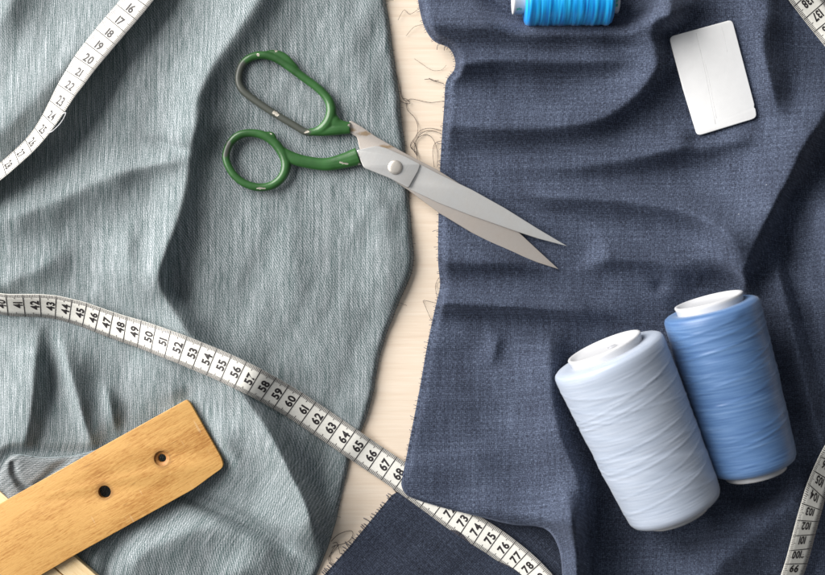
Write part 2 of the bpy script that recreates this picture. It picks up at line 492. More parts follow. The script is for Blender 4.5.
def mat_rulerwood(name, stops, rotz, seed, scratch=True):
    m, nt, b = nmat(name); N = NT(nt)
    co = N.n('ShaderNodeTexCoord').outputs['Object']
    r = N.mapping(co, (1, 1, 1), rot=(0, 0, rotz), loc=(seed, seed*0.3, 0))
    g1 = N.noise(N.mapping(r, (75, 800, 1)), 1, 4, 0.62, 0.6)
    g2 = N.noise(N.mapping(r, (9, 60, 1)), 1, 3, 0.55, 0.6)
    g3 = N.noise(N.mapping(r, (300, 2400, 1)), 1, 2, 0.6)
    blot = N.noise(r, 34, 3, 0.6)
    f = N.math('ADD', N.math('MULTIPLY', g1, 0.36), N.math('MULTIPLY', g2, 0.30))
    f = N.math('ADD', f, N.math('MULTIPLY', g3, 0.34))
    f = N.math('ADD', f, N.math('MULTIPLY', blot, 0.26))
    c = N.ramp(f, stops)
    # short dark pores
    por = N.noise(N.mapping(r, (120, 1100, 1), loc=(5, 3, 0)), 1, 1, 0.5)
    pm = N.ramp(por, [(0.68, (0, 0, 0)), (0.76, (1, 1, 1))])
    pmf = N.math('MULTIPLY', pm, 0.35)
    c = N.mix(pmf, c, tuple(x*0.45 for x in stops[0][1]))
    if scratch:
        sc = N.noise(N.mapping(r, (420, 60, 1), rot=(0, 0, 0.6), loc=(2, 9, 0)), 1, 1, 0.4)
        patch = N.noise(r, 55, 2, 0.5)
        sm = N.math('MULTIPLY', N.ramp(sc, [(0.70, (0, 0, 0)), (0.76, (1, 1, 1))]), N.ramp(patch, [(0.52, (0, 0, 0)), (0.66, (1, 1, 1))]))
        c = N.mix(N.math('MULTIPLY', sm, 0.3), c, (0.70, 0.52, 0.32))
    if scratch:
        for (hu, hv, rr) in ((104.6, 492, 9.5), (161.5, 458.6, 10.5)):
            o_ = W(hu, hv, 24.2) - W(60, 510, 18.0)
            vv = N.n('ShaderNodeVectorMath', operation='DISTANCE'); N.l(N.mapping(co, (1, 1, 0)), vv.inputs[0]); vv.inputs[1].default_value = (o_.x, o_.y, 0)
            dm = N.math('ADD', N.math('MULTIPLY', vv.outputs['Value'], 1/(rr*S)), N.math('MULTIPLY', N.math('SUBTRACT', blot, 0.5), 0.9))
            c = N.mix(N.math('MULTIPLY', N.ramp(dm, [(0.70, (1, 1, 1)), (1.0, (0, 0, 0))]), 0.45), c, (0.12, 0.05, 0.015))
        sp = N.noise(co, 1500, 2, 0.6)
        c = N.mix(N.math('MULTIPLY', N.ramp(sp, [(0.66, (0, 0, 0)), (0.74, (1, 1, 1))]), 0.35), c, (0.14, 0.06, 0.02))
    N.l(c, b.inputs['Base Color']); set_(b, Roughness=0.48, Specular_IOR_Level=0.35)
    N.l(N.bump(g1, 0.0004, 0.35), b.inputs['Normal'])
    return m

def mat_plain(name, c, rough=0.5, metal=0.0, var=0.12, scale=300, bump=0.0, **kw):
    m, nt, b = nmat(name); N = NT(nt)
    co = N.n('ShaderNodeTexCoord').outputs['Object']
    f = N.noise(co, scale, 3, 0.6)
    lo = tuple(max(0, x*(1-var)) for x in c); hi = tuple(min(1, x*(1+var)) for x in c)
    N.l(N.ramp(f, [(0.3, lo), (0.7, hi)]), b.inputs['Base Color'])
    set_(b, Roughness=rough, Metallic=metal, **kw)
    if bump: N.l(N.bump(f, bump, 0.5), b.inputs['Normal'])
    return m

def mat_steel(name, c, rough, ang, tarnish=()):
    m, nt, b = nmat(name); N = NT(nt)
    co = N.n('ShaderNodeTexCoord').outputs['Object']
    r = N.mapping(co, (1, 1, 1), rot=(0, 0, ang))
    g = N.noise(N.mapping(r, (3000, 60, 60)), 1, 2, 0.6)
    blot = N.noise(co, 120, 4, 0.65)
    spots = N.noise(co, 420, 3, 0.7)
    dirt = N.math('MULTIPLY', N.ramp(spots, [(0.58, (0, 0, 0)), (0.72, (1, 1, 1))]), N.ramp(blot, [(0.45, (0, 0, 0)), (0.62, (1, 1, 1))]))
    cc = N.mix(N.math('MULTIPLY', dirt, 0.35), c, tuple(min(1, x*1.25) for x in c))
    cc = N.mix(N.math('MULTIPLY', N.ramp(blot, [(0.35, (0, 0, 0)), (0.7, (1, 1, 1))]), 0.35), cc, tuple(x*q for x, q in zip(c, (0.72, 0.66, 0.60))))
    for (px_, py_, ln, ht) in tarnish:
        q = N.mapping(N.mapping(co, (1, 1, 1), loc=(-(px_-395)*S, (py_-167)*S, 0)), (1/(ln*S), 1/(ht*S), 0), rot=(0, 0, math.radians(28)))
        vl = N.n('ShaderNodeVectorMath', operation='LENGTH'); N.l(q, vl.inputs[0])
        dm = N.math('ADD', vl.outputs['Value'], N.math('MULTIPLY', N.math('SUBTRACT', spots, 0.5), 1.6))
        cc = N.mix(N.math('MULTIPLY', N.ramp(dm, [(0.35, (1, 1, 1)), (0.95, (0, 0, 0))]), 0.8), cc, (0.30, 0.20, 0.10))
    N.l(cc, b.inputs['Base Color']); set_(b, Metallic=0.72)
    N.l(N.math('ADD', rough, N.math('MULTIPLY', blot, 0.22)), b.inputs['Roughness'])
    N.l(N.bump(g, 0.00012, 0.35), b.inputs['Normal'])
    return m

def mat_green():
    m, nt, b = nmat('worn_green_paint'); N = NT(nt)
    a = N.n('ShaderNodeAttribute', attribute_name='wear').outputs['Fac']
    ch = N.n('ShaderNodeAttribute', attribute_name='chip').outputs['Fac']
    co = N.n('ShaderNodeTexCoord').outputs['Object']
    no = N.noise(co, 420, 4, 0.65)
    big = N.noise(co, 90, 2, 0.5)
    g = N.ramp(big, [(0.3, (0.016, 0.066, 0.014)), (0.7, (0.034, 0.120, 0.030))])
    wm = N.math('ADD', a, N.math('MULTIPLY', N.math('SUBTRACT', no, 0.5), 0.9))
    wf = N.ramp(wm, [(0.35, (0, 0, 0)), (0.75, (1, 1, 1))])
    c = N.mix(wf, g, (0.060, 0.066, 0.055))
    cm = N.math('ADD', ch, N.math('MULTIPLY', N.math('SUBTRACT', no, 0.62), 1.7))
    cf = N.ramp(cm, [(0.50, (0, 0, 0)), (0.55, (1, 1, 1))])
    c = N.mix(cf, c, (0.62, 0.57, 0.49))
    N.l(c, b.inputs['Base Color'])
    N.l(N.math('ADD', 0.32, N.math('MULTIPLY', wf, 0.10)), b.inputs['Roughness'])
    N.l(N.math('MULTIPLY', cf, 0.8), b.inputs['Metallic'])
    set_(b, Coat_Weight=0.10, Coat_Roughness=0.25)
    hh = N.math('SUBTRACT', N.math('MULTIPLY', no, 0.25), N.math('MULTIPLY', cf, 0.6))
    N.l(N.bump(hh, 0.0003, 0.5), b.inputs['Normal'])
    return m

def mat_thread(name, dark, mid, light, around=1.0, strong=1.0, rough=0.42):
    """uv: x = length round the package, y = position along its axis, in layout units / 100"""
    m, nt, b = nmat(name); N = NT(nt)
    uv = N.n('ShaderNodeUVMap').outputs[0]
    px = N.mapping(uv, (100, 100, 100))
    t1 = N.noise(N.mapping(px, (0.010*around, 0.60, 1), rot=(0, 0, math.radians(9))), 1, 2, 0.6)
    t2 = N.noise(N.mapping(px, (0.012*around, 0.42, 1), rot=(0, 0, math.radians(-9))), 1, 2, 0.6)
    t3 = N.noise(N.mapping(px, (0.006*around, 0.09, 1), rot=(0, 0, math.radians(12))), 1, 3, 0.6)
    t4 = N.noise(N.mapping(px, (0.02, 0.30, 1), rot=(0, 0, math.radians(-4))), 1, 2, 0.6)
    f = N.math('ADD', N.math('MULTIPLY', t1, 0.25), N.math('MULTIPLY', t2, 0.25))
    f = N.math('ADD', f, N.math('MULTIPLY', t3, 0.12)); f = N.math('ADD', f, N.math('MULTIPLY', t4, 0.10))
    N.l(N.ramp(f, [(0.36-0.09*strong, dark), (0.36, mid), (0.36+0.09*strong, light)]), b.inputs['Base Color'])
    set_(b, Roughness=rough, Specular_IOR_Level=0.6, Sheen_Weight=0.15, Sheen_Roughness=0.4)
    N.l(N.bump(f, 0.0009, 0.6*strong), b.inputs['Normal'])
    return m

M = dict(
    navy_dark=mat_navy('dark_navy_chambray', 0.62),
    reverse=mat_grey('grey_reverse', ((0.055, 0.07, 0.073), (0.165, 0.180, 0.187), (0.27, 0.283, 0.295), (0.50, 0.51, 0.52))),
    navy=mat_navy(), grey=mat_grey(), table=mat_table(),
    ruler=mat_rulerwood('golden_wood', [(0.43, (0.22, 0.083, 0.018)), (0.54, (0.40, 0.185, 0.046)), (0.66, (0.56, 0.315, 0.10))], math.radians(-29.6), 1.3),
    stick=mat_rulerwood('pale_stick_wood', [(0.40, (0.60, 0.41, 0.20)), (0.55, (0.72, 0.53, 0.29)), (0.72, (0.80, 0.64, 0.40))], math.radians(41), 4.1, False),
    cup=mat_plain('hole_wood', (0.36, 0.165, 0.045), 0.6, 0, 0.25, 700),
    tape=mat_plain('tape_vinyl', (0.77, 0.755, 0.70), 0.5, 0, 0.05, 900, 0.00008, Specular_IOR_Level=0.35),
    print=mat_plain('black_print', (0.022, 0.018, 0.020), 0.55, 0, 0.2, 600),
    tick=mat_plain('grey_tick_print', (0.10, 0.085, 0.085), 0.6, 0, 0.2, 600),
    steel=mat_steel('brushed_steel', (0.66, 0.655, 0.645), 0.24, math.radians(28)),
    steel2=mat_steel('stained_steel', (0.55, 0.50, 0.46), 0.28, math.radians(32), [(365,134.5,9,3.2),(386,147.5,12,2.6),(353,131,4,3)]),
    screw=mat_steel('screw_steel', (0.62, 0.58, 0.53), 0.24, 0.4),
    green=mat_green(),
    chalk=mat_plain('white_chalk', (0.74, 0.74, 0.745), 0.75, 0, 0.02, 200, 0.00015),
    chalkline=mat_plain('chalk_line', (0.66, 0.66, 0.66), 0.8, 0, 0.05, 500),
    plastic=mat_plain('white_plastic', (0.56, 0.565, 0.585), 0.35, 0, 0.02, 200, Subsurface_Weight=0.0),
    plasticgrey=mat_plain('plastic_emboss', (0.40, 0.41, 0.44), 0.4, 0, 0.05, 500),
    greenink=mat_plain('green_ink', (0.05, 0.42, 0.30), 0.5, 0, 0.2, 800),
    white_thread=mat_thread('pale_thread', (0.31, 0.36, 0.45), (0.365, 0.415, 0.505), (0.42, 0.465, 0.55)),
    blue_thread=mat_thread('blue_thread', (0.050, 0.112, 0.26), (0.078, 0.160, 0.325), (0.125, 0.22, 0.40)),
    bright_thread=mat_thread('bright_blue_thread', (0.0, 0.13, 0.55), (0.002, 0.34, 0.82), (0.02, 0.50, 0.90), 2.0, 0.85, 0.42),
    lint=mat_plain('dark_thread', (0.055, 0.038, 0.036), 0.8, 0, 0.3, 900),
    lintgrey=mat_plain('navy_thread', (0.045, 0.05, 0.085), 0.85, 0, 0.4, 900),
    dark=mat_plain('groove_shadow_gap', (0.05, 0.03, 0.02), 0.8),
)

# ------------------------------------------------------------------ table
bm = bmesh.new()
hx, hy = 0.85, 0.62
r = bmesh.ops.create_cube(bm, size=1.0)
bmesh.ops.scale(bm, vec=(hx*2, hy*2, 0.028), verts=bm.verts)
bmesh.ops.translate(bm, vec=(0, 0, -0.014), verts=bm.verts)
bmesh.ops.bevel(bm, geom=[e for e in bm.edges], offset=0.002, segments=2, affect='EDGES')
me = bpy.data.meshes.new('table_surface'); bm.to_mesh(me); bm.free()
tab = link('table_surface', me, M['table'], origin=(0, 0, 0), smooth=False)
tag(tab, 'pale wooden tabletop with fine grain, seen in the gap between the fabrics', 'table', kind='structure')

# ------------------------------------------------------------------ fabrics
GP = [tuple(p) for p in GREY_EDGE] + [(-150,670),(-150,-90)]
def grey_uv(u, v, z):
    return u + 0.10*(v-290)*sstep(430, 560, v)*3 + 0.12*z, v
grey = cloth('grey_fabric', GP, h_grey, -150, 420, -90, 670, 1.8, M['grey'], 1.2, W(150, 290), grey_uv)
tag(grey, 'grey green slubbed fabric lying in soft folds on the left half, under the scissors handles', 'fabric')

navy = cloth('navy_fabric', NAVY_POLY, h_navy, 398, 962, -90, 680, 1.8, M['navy'], 1.2, W(640, 290), lambda u, v, z: (u + 0.2*z, v + 0.15*z))
tag(navy, 'large dark navy fabric in deep folds on the right, under the spools and white chalk', 'fabric')

LOW_POLY = [(392,495),(404,488),(470,462),(520,455),(570,470),(574,500),(574,680),(240,680),(326,573),(350,546),(372,519)]
def h_low(u, v, noisy=True):
    h = 2.6 + 0.6*fbm(u, v, 0.02, 41.0, 2)
    ed = np.array([(240,680),(326,573),(350,546),(372,519),(392,495),(404,488)], float)
    d, _, _ = poly_dist(u, v, ed)
    return np.maximum(0.5 + (h-0.5)*sstep(-3, 10, d), 0.5) + 2.0*np.exp(-(((u-420)*0.7+(v-570)*0.7)/26)**2)*sstep(0, 30, d)
A = math.radians(42)
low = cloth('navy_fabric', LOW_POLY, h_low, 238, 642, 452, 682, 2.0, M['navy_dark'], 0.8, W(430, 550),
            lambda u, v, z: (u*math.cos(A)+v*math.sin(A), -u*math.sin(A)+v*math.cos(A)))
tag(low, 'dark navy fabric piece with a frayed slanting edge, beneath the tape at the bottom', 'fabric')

# the small turned-back corner of the grey fabric behind the wooden ruler
FLAP = [tuple(p) for p in catmull([(-8,520),(-4,486),(1,468),(9,457),(20,454),(45,457),(75,455),(96,450),(112,452),(90,474),(40,500),(5,525)], 5, True)]
def h_flap(u, v, noisy=True):
    P = np.array(FLAP + [FLAP[0]], float)
    d, _, _ = poly_dist(u, v, P)
    x = np.clip(d/6, 0, 1)
    h = 13 + 3*np.exp(-((u-14)/9.0)**2)
    crease, s, _ = poly_dist(u, v, np.array([(13,464),(14,474),(20,484),(30,492),(38,500)], float))
    h = h - 6.0*np.exp(-(crease/3.5)**2) + np.where(s > 0, 0.5, 2.0)*(1-np.exp(-(crease/6)**2))
    c2, _, _ = poly_dist(u, v, np.array([(70,458),(55,470),(38,486)], float))
    h = h - 3.5*np.exp(-(c2/5.0)**2)
    h = soft_cap(h, 16.5, 2.0)
    return 6 + (h-6)*np.sqrt(np.clip(1-(1-x)**2, 0, 1))
cloth('turned_corner', FLAP, h_flap, -10, 114, 450, 528, 1.4, M['reverse'], 1.0, None, lambda u, v, z: (v*0.9+u*0.6, u*0.8-v*0.6), parent=grey)

# ------------------------------------------------------------------ tubes (threads, frayed edges, handles)
def tube_into(V, F, pts, rad, sides=5, flat=1.0, closed=False):
    P = [Vector(p) for p in pts]; n = len(P); base = len(V)
    for i, p in enumerate(P):
        if closed: t = P[(i+1) % n] - P[(i-1) % n]
        else: t = P[min(i+1, n-1)] - P[max(i-1, 0)]
        if t.length < 1e-12: t = Vector((1, 0, 0))
        t.normalize()
        a = t.cross(Vector((0, 0, 1)))
        if a.length < 1e-3: a = t.cross(Vector((0, 1, 0)))
        a.normalize(); b = a.cross(t)
        r = rad[i] if hasattr(rad, '__len__') else rad
        fl = flat[i] if hasattr(flat, '__len__') else flat
        for k in range(sides):
            th = 2*math.pi*k/sides
            V.append(p + a*(math.cos(th)*r) + b*(math.sin(th)*r*fl))
    segs = n if closed else n-1
    for i in range(segs):
        j = (i+1) % n
        for k in range(sides):
            F.append((base+i*sides+k, base+i*sides+(k+1) % sides, base+j*sides+(k+1) % sides, base+j*sides+k))
    if not closed:
        F.append(tuple(base+k for k in range(sides))[::-1]); F.append(tuple(base+(n-1)*sides+k for k in range(sides)))

def fringe(parent, edge, spacing, lmin, lmax, zf, out_sign, name='frayed_edge', mat='lintgrey', rad=0.28, skip=0.1, inset=2.0):
    V, F = [], []
    e = np.asarray(edge, float)
    seg = np.hypot(*(e[1:]-e[:-1]).T); cum = np.concatenate([[0], np.cumsum(seg)])
    s = 0.0
    while s < cum[-1]:
        i = min(np.searchsorted(cum, s, side='right')-1, len(seg)-1)
        t = (s-cum[i])/max(seg[i], 1e-9)
        p = e[i]+t*(e[i+1]-e[i]); tg = (e[i+1]-e[i])/max(seg[i], 1e-9)
        nrm = np.array([tg[1], -tg[0]])*out_sign
        s += spacing*random.uniform(0.6, 1.5)
        if random.random() < skip: continue
        L = random.uniform(lmin, lmax)*(1.0 if random.random() < 0.85 else 1.9)
        a0 = random.uniform(-0.35, 0.35)
        d = nrm*math.cos(a0)+tg*math.sin(a0)
        if random.random() < 0.035: L *= random.uniform(2.5, 5.5); a0 *= 2.2
        q0 = p - nrm*inset; q1 = p + d*L*0.5; q2 = p + d*L + tg*random.uniform(-0.8, 0.8)
        z0 = zf(q0[0], q0[1]) + 0.3
        zz = max(z0*0.55, 0.5)
        tube_into(V, F, [W(q0[0], q0[1], z0), W(q1[0], q1[1], (z0+zz)/2), W(q2[0], q2[1], zz)], rad*S, 4)
    return link(name, mesh_from(V, F, name), M[mat], parent=parent)

ne = np.array([p for p in NAVY_EDGE if -20 < p[1] < 480])
fringe(navy, ne, 2.0, 0.5, 2.4, lambda u, v: one(h_navy, max(u, 398)+2.5, v), -1, skip=0.38, rad=0.24)
fringe(grey, np.array([p for p in GREY_EDGE if -20 < p[1] < 560]), 4.5, 0.4, 1.8, lambda u, v: one(h_grey, u-1.0, v), 1, rad=0.16, skip=0.3, mat='lint')
lowe = catmull([(404,487),(392,495),(372,519),(350,546),(326,573),(300,606)], 6)
fringe(low, lowe, 2.4, 1.0, 4.6, lambda u, v: 1.2, -1, rad=0.36, skip=0.25)

# ------------------------------------------------------------------ measuring tape
TP = [ # cm, u, v, roll(deg)
 (8,209,-103,18),(11,177,-60,18),(13,158,-28,18),(15,137.2,-0.6,18),(16,126.6,12.2,18),(17,115.8,24.7,18),(18,105.6,36.8,19),(19,95,49.7,21),(20,84.6,63,25),(21,75.5,76.5,31),(22,66.3,90,39),
 (23,57.0,106,47),(24,48.6,120,53),(25,39.2,133.5,60),(26,28.5,145.8,62),(27,16.6,157,63),(28,4,168,63),(29,-9,178,63),(30.3,-27,192,62),(32,-48,212,60),(34,-60,243,60),(36,-50,275,58),(38,-24,296,57),
 (39,-8.5,302,56),(40,7,305.0,55),(41,24,305.6,53),(42,40.4,305.9,50),(43,55.7,307.5,45),(44,70.4,310.9,40),(45,84.5,315,36),(46,97.5,319.9,33),(47,111,324.8,30),(48,125,329.6,27),(49,139.2,334,22),
 (50,153.3,339.1,17),(51,167.6,344.4,12),(52,182.5,350,7),(53,197,356,4),(54,211.6,362,2),(55,225.8,368.2,0),(56,240,375,0),(57,254.2,382,0),(58,268,389.4,0),(59,281,396.8,0),(60,294,404.4,0),
 (61,307.6,413.5,0),(62,321.2,422.5,0),(63,334.7,431.7,0),(64,348.2,441,0),(65,361.8,450.2,0),(66,375.2,459.4,0),(67,389,468.6,0),(68,402.5,478,0),(70,428,496.5,0),(73,466.6,524.4,2),
 (74,480.3,533.2,6),(75,494.2,542.1,10),(76,507.3,551.6,14),(77,519.5,561.2,18),(78,531,571.5,20),(79,542,583,22),(81,563,607,25),(84,604,642,25),(88,672,664,25),(92,738,651,30),(95,772,618,40),(97,786,591,44),
 (98,791.5,577.5,34),(99,796.3,563.8,34),(100,800.3,549.6,34),(101,804,535.2,34),(102,807.8,521,34),(103,811.8,507,34),(104,816.3,491.5,34),(105,822,476,34),(106,829,460,40),(108,846,431,36),(112,878,373,30),(121,902,236,20),
 (130,880,104,6),(133,853,60,2),(134,844,47.5,0),(135,834.8,35.6,0),(136,824.8,23.2,0),(137,814.5,10.2,0),(138,804.2,-3.2,0),(139,794,-16.5,0),(142,762,-57,0),(147,706,-118,0),(150,672,-152,0)]
TP = np.array(TP, float)
def hermite(xs, ys, x):
    """Catmull-Rom through unevenly spaced knots"""
    i = np.clip(np.searchsorted(xs, x, side='right')-1, 0, len(xs)-2)
    h = xs[i+1]-xs[i]; t = (x-xs[i])/h
    m = np.gradient(ys, xs)
    return ((2*t**3-3*t**2+1)*ys[i] + (t**3-2*t**2+t)*h*m[i] + (-2*t**3+3*t**2)*ys[i+1] + (t**3-t**2)*h*m[i+1])
ss = np.arange(8, 150.001, 0.1)
tu, tv = hermite(TP[:,0], TP[:,1], ss), hermite(TP[:,0], TP[:,2], ss)
troll = np.radians(np.interp(ss, TP[:,0], TP[:,3])*0.74)
HW = 14.1
_k = np.hanning(43)[1:-1]; troll = np.convolve(np.pad(troll, 20, mode='edge'), _k/_k.sum(), mode='valid')
du, dv = np.gradient(tu), np.gradient(tv)
Ln = np.hypot(du, dv); nu_, nv_ = dv/Ln, -du/Ln          # left of travel, v pointing down
ground = np.zeros_like(ss)
for o_ in (-1.0, -0.6, 0.0, 0.6, 1.0):
    k = HW*np.cos(troll)*o_
    uu, vv = tu+nu_*k, tv+nv_*k
    hg, hn = h_grey(uu, vv, False), h_navy(uu, vv, False)
    hg = np.where(inside(uu, vv, GP), hg, 0); hn = np.where(inside(uu, vv, NAVY_POLY), hn, 0)
    g = np.where(ss < 66.5, hg, np.where(ss < 90, 3.0, hn))
    ground = np.maximum(ground, g)
def smooth(a, n):
    k = np.hanning(n+2)[1:-1]; k /= k.sum()
    return np.convolve(np.pad(a, n//2, mode='edge'), k, mode='valid')[:len(a)]
g1 = ground.copy()
from_max = np.array([ground[max(0, i-4):i+5].max() for i in range(len(ground))])
tz = np.maximum(smooth(from_max, 61), smooth(from_max, 11)) + 1.2 + HW*np.abs(np.sin(troll))*0.92
cap = np.interp(ss, [62, 65, 67, 79, 84, 92], [1e3, 16, 4.6, 5.0, 8, 1e3]); tz = np.minimum(tz, cap)
tz = smooth(tz, 15)
TC = WN(tu, tv, tz)
T = np.gradient(TC, axis=0); T /= np.linalg.norm(T, axis=1)[:, None]
nl = np.stack([-T[:,1], T[:,0], 0*T[:,0]], 1); nl /= np.linalg.norm(nl, axis=1)[:, None]
Nn = nl*np.cos(troll)[:, None] + np.array([0,0,1.0])*np.sin(troll)[:, None]
Nn -= T*np.sum(Nn*T, 1)[:, None]; Nn /= np.linalg.norm(Nn, axis=1)[:, None]
Up = np.cross(T, Nn)
def tape_pt(s, w, e):
    """s in cm, w across (layout units, + = left of travel), e above the face"""
    x = np.clip((np.asarray(s)-ss[0])/0.1, 0, len(ss)-1.001); i = x.astype(int); f = (x-i)[..., None]
    c = TC[i]*(1-f)+TC[i+1]*f; n = Nn[i]*(1-f)+Nn[i+1]*f; u = Up[i]*(1-f)+Up[i+1]*f
    w = np.asarray(w, float)[..., None]
    return c + n*w*S + u*e*S
V, F, MI = [], [], []
prof = [(-HW, 0.0), (-HW*0.5, 0.12), (0, 0.15), (HW*0.5, 0.12), (HW, 0.0), (HW, -0.6), (-HW, -0.6)]
for k, (w, e) in enumerate(prof):
    pts = tape_pt(ss, np.full(ss.shape, w), e)
    V.append(pts)
n = len(ss); V = np.concatenate(V)
for k in range(len(prof)):
    k2 = (k+1) % len(prof)
    for i in range(n-1):
        F.append((k*n+i, k*n+i+1, k2*n+i+1, k2*n+i)); MI.append(0)
V = list(V); EPS = 0.32
def quad(s0, s1, w0, w1, mi):
    b = len(V)
    ps = tape_pt(np.array([s0, s1, s1, s0]), np.array([w0, w0, w1, w1]), EPS)
    V.extend(ps); F.append((b, b+1, b+2, b+3)); MI.append(mi)
for mm in range(81, 1499):
    s = mm/10
    if mm % 10 == 0:
        wd = 0.029
        for a in np.linspace(-HW, HW, 7)[:-1]:
            quad(s-wd, s+wd, a+0.05, a+HW*2/6-0.05+0.1, 1)
    else:
        L = 5.6 if mm % 5 == 0 else 3.9
        quad(s-0.019, s+0.019, -HW, -HW+L, 2); quad(s-0.019, s+0.019, HW-L, HW, 2)
    
# digits
glyph = {}
for ch in '0123456789*':
    cu = bpy.data.curves.new('glyph', 'FONT'); cu.body = ch; cu.size = 1.0; cu.offset = 0.036; cu.resolution_u = 4
    ob = bpy.data.objects.new('glyph', cu)
    me = eval_mesh(ob); bpy.data.curves.remove(cu)
    co = np.array([v.co[:] for v in me.vertices]); glyph[ch] = (co, [tuple(p.vertices) for p in me.polygons])
    bpy.data.meshes.remove(me)
capH = glyph['8'][0][:,1].max(); wid = {c: (glyph[c][0][:,0].min(), glyph[c][0][:,0].max()) for c in glyph}
sy = 8.7/capH
for cm in range(9, 150):
    text = str(cm) if cm != 100 else '*100'
    sx = sy*(0.86 if len(text) < 3 else 0.70)
    gap = 0.055
    tot = sum(wid[c][1]-wid[c][0] for c in text) + gap*(len(text)-1)
    x = -tot/2
    for c in text:
        co, fs = glyph[c]
        lx = (co[:,0]-wid[c][0]+x)*sx          # across the tape, + = left of travel
        ly = (co[:,1]-capH/2)*sy               # towards lower numbers
        b = len(V)
        V.extend(tape_pt(cm-0.36 - ly/16.6, lx+0.8, EPS))
        for f in fs: F.append(tuple(b+q for q in f)); MI.append(1)
        x += wid[c][1]-wid[c][0]+gap
me = mesh_from(V, F, 'measuring_tape')
for m_ in ('tape', 'print', 'tick'): me.materials.append(M[m_])
if len(me.polygons) == len(MI): me.polygons.foreach_set('material_index', MI)
else: print('tape faces changed', len(me.polygons), len(MI))
tp = link('measuring_tape', me, [], origin=W(153, 339, 0))
tag(tp, 'long white tape measure with black centimetre numbers winding over and under the fabrics', 'tape measure')

# ------------------------------------------------------------------ flat shapes with thickness and soft edges
def slab(name, outline, z0, z1, bevel, holes=(), mats=None, parent=None, origin=None, res=3, zfun=None):
    cu = bpy.data.curves.new(name, 'CURVE'); cu.dimensions = '2D'; cu.fill_mode = 'BOTH'
    cu.extrude = (z1-z0)/2*S - bevel*S; cu.bevel_depth = bevel*S; cu.bevel_resolution = res
    cu.offset = -bevel*S
    for ol in [outline] + list(holes):
        sp = cu.splines.new('POLY'); sp.points.add(len(ol)-1); sp.use_cyclic_u = True
        for q, (a, b) in zip(sp.points, ol):
            w = W(a, b, z1); q.co = (w.x, w.y, 0, 1)
    ob = bpy.data.objects.new(name, cu)
    me = eval_mesh(ob); bpy.data.curves.remove(cu)
    me.materials.clear()
    n = len(me.vertices); co = np.empty(n*3, dtype=np.float32); me.vertices.foreach_get('co', co); co = co.reshape(-1, 3)
    co[:,2] += (z0+z1)/2*S
    if zfun is not None: co[:,2] += zfun(co[:,0]/S+CX, CY-co[:,1]/S).astype(np.float32)*S
    me.vertices.foreach_set('co', co.ravel())
    o = link(name, me, mats, parent=parent, origin=origin, smooth=True)
    md = o.modifiers.new('weld', 'WELD'); md.merge_threshold = 0.00002
    md = o.modifiers.new('split', 'EDGE_SPLIT'); md.split_angle = math.radians(35)
    return o

def round_poly(pts, rad, seg=5):
    out = []; n = len(pts)
    for i in range(n):
        p = np.array(pts[i], float); a = np.array(pts[i-1], float); b = np.array(pts[(i+1) % n], float)
        r = rad[i] if hasattr(rad, '__len__') else rad
        if r <= 0: out.append(tuple(p)); continue
        ra = min(r, np.linalg.norm(a-p)*0.45); rb = min(r, np.linalg.norm(b-p)*0.45)
        p0 = p + (a-p)/np.linalg.norm(a-p)*ra; p1 = p + (b-p)/np.linalg.norm(b-p)*rb
        for k in range(seg+1):
            t = k/seg; out.append(tuple((1-t)**2*p0 + 2*t*(1-t)*p + t*t*p1))
    return out
def circle(u, v, r, n=28): return [(u+r*math.cos(2*math.pi*k/n), v+r*math.sin(2*math.pi*k/n)) for k in range(n)]

def lathe_into(V, F, prof, axis_o, ax, ex, ey, seg=48, rfun=None):
    base = len(V); m = len(prof)
    for (t, r) in prof:
        for k in range(seg):
            th = 2*math.pi*k/seg
            rr = r + (rfun(t, th) if rfun else 0)
            V.append(axis_o + ax*t + ex*(rr*math.cos(th)) + ey*(rr*math.sin(th)))
    for i in range(m-1):
        for k in range(seg):
            k2 = (k+1) % seg
            F.append((base+i*seg+k, base+i*seg+k2, base+(i+1)*seg+k2, base+(i+1)*seg+k))

# wooden ruler
rul = empty('wooden_ruler', W(60, 510, 18.0))
tag(rul, 'golden brown wooden ruler end with two round holes, lying across the lower left corner', 'ruler')
zr = 18.2
outline = round_poly([(-150,586.5),(0,503.6),(100,447.8),(186.5,399.6),(190.5,403.5),(205,429),(222,459),(223.6,467.2),(193,489.5),(77,554),(-150,688)], [0,0,0,2.5,2,8,6,5,4,0,0])
slab('board', outline, zr, zr+6.0, 0.55, [circle(104.6,492,6.2), circle(161.5,458.6,7.4)], M['ruler'], parent=rul)
V, F = [], []
o_ = W(161.5, 458.6, zr+6.0)
lathe_into(V, F, [(-0.35*S,7.6*S),(-1.3*S,7.0*S),(-2.0*S,6.3*S),(-2.3*S,4.4*S),(-3.0*S,3.9*S),(-6.0*S,3.9*S)], o_, Vector((0,0,1)), Vector((1,0,0)), Vector((0,1,0)), 40)
link('countersunk_hole', mesh_from(V, F, 'countersunk_hole'), M['cup'], parent=rul)

# pale stick under the ruler
stk = empty('wooden_stick', W(40, 540, 7))
tag(stk, 'pale wooden stick with a dark groove, mostly hidden under the golden ruler', 'stick')
d = np.array([0.755, 0.656]); nn = np.array([-0.656, 0.755])     # along, towards lower left
e0 = np.array([-70.0, 431.0])
# the upper edge passes (0,492) and (96,575)
e0 = np.array([0, 492.0]) - d*95; e1 = np.array([0, 492.0]) + d*260
def st(a, off): p = a + nn*off; return (p[0], p[1])
slab('strip', [st(e0,0), st(e1,0), st(e1,21), st(e0,21)], 9.5, 16.5, 0.5, (), M['stick'], parent=stk)
slab('strip', [st(e0,22.2), st(e1,22.2), st(e1,46), st(e0,46)], 9.5, 16.2, 0.5, (), M['stick'], parent=stk)
slab('backing', [st(e0,1.5), st(e1,1.5), st(e1,44.5), st(e0,44.5)], 8.4, 9.6, 0.2, (), M['dark'], parent=stk)

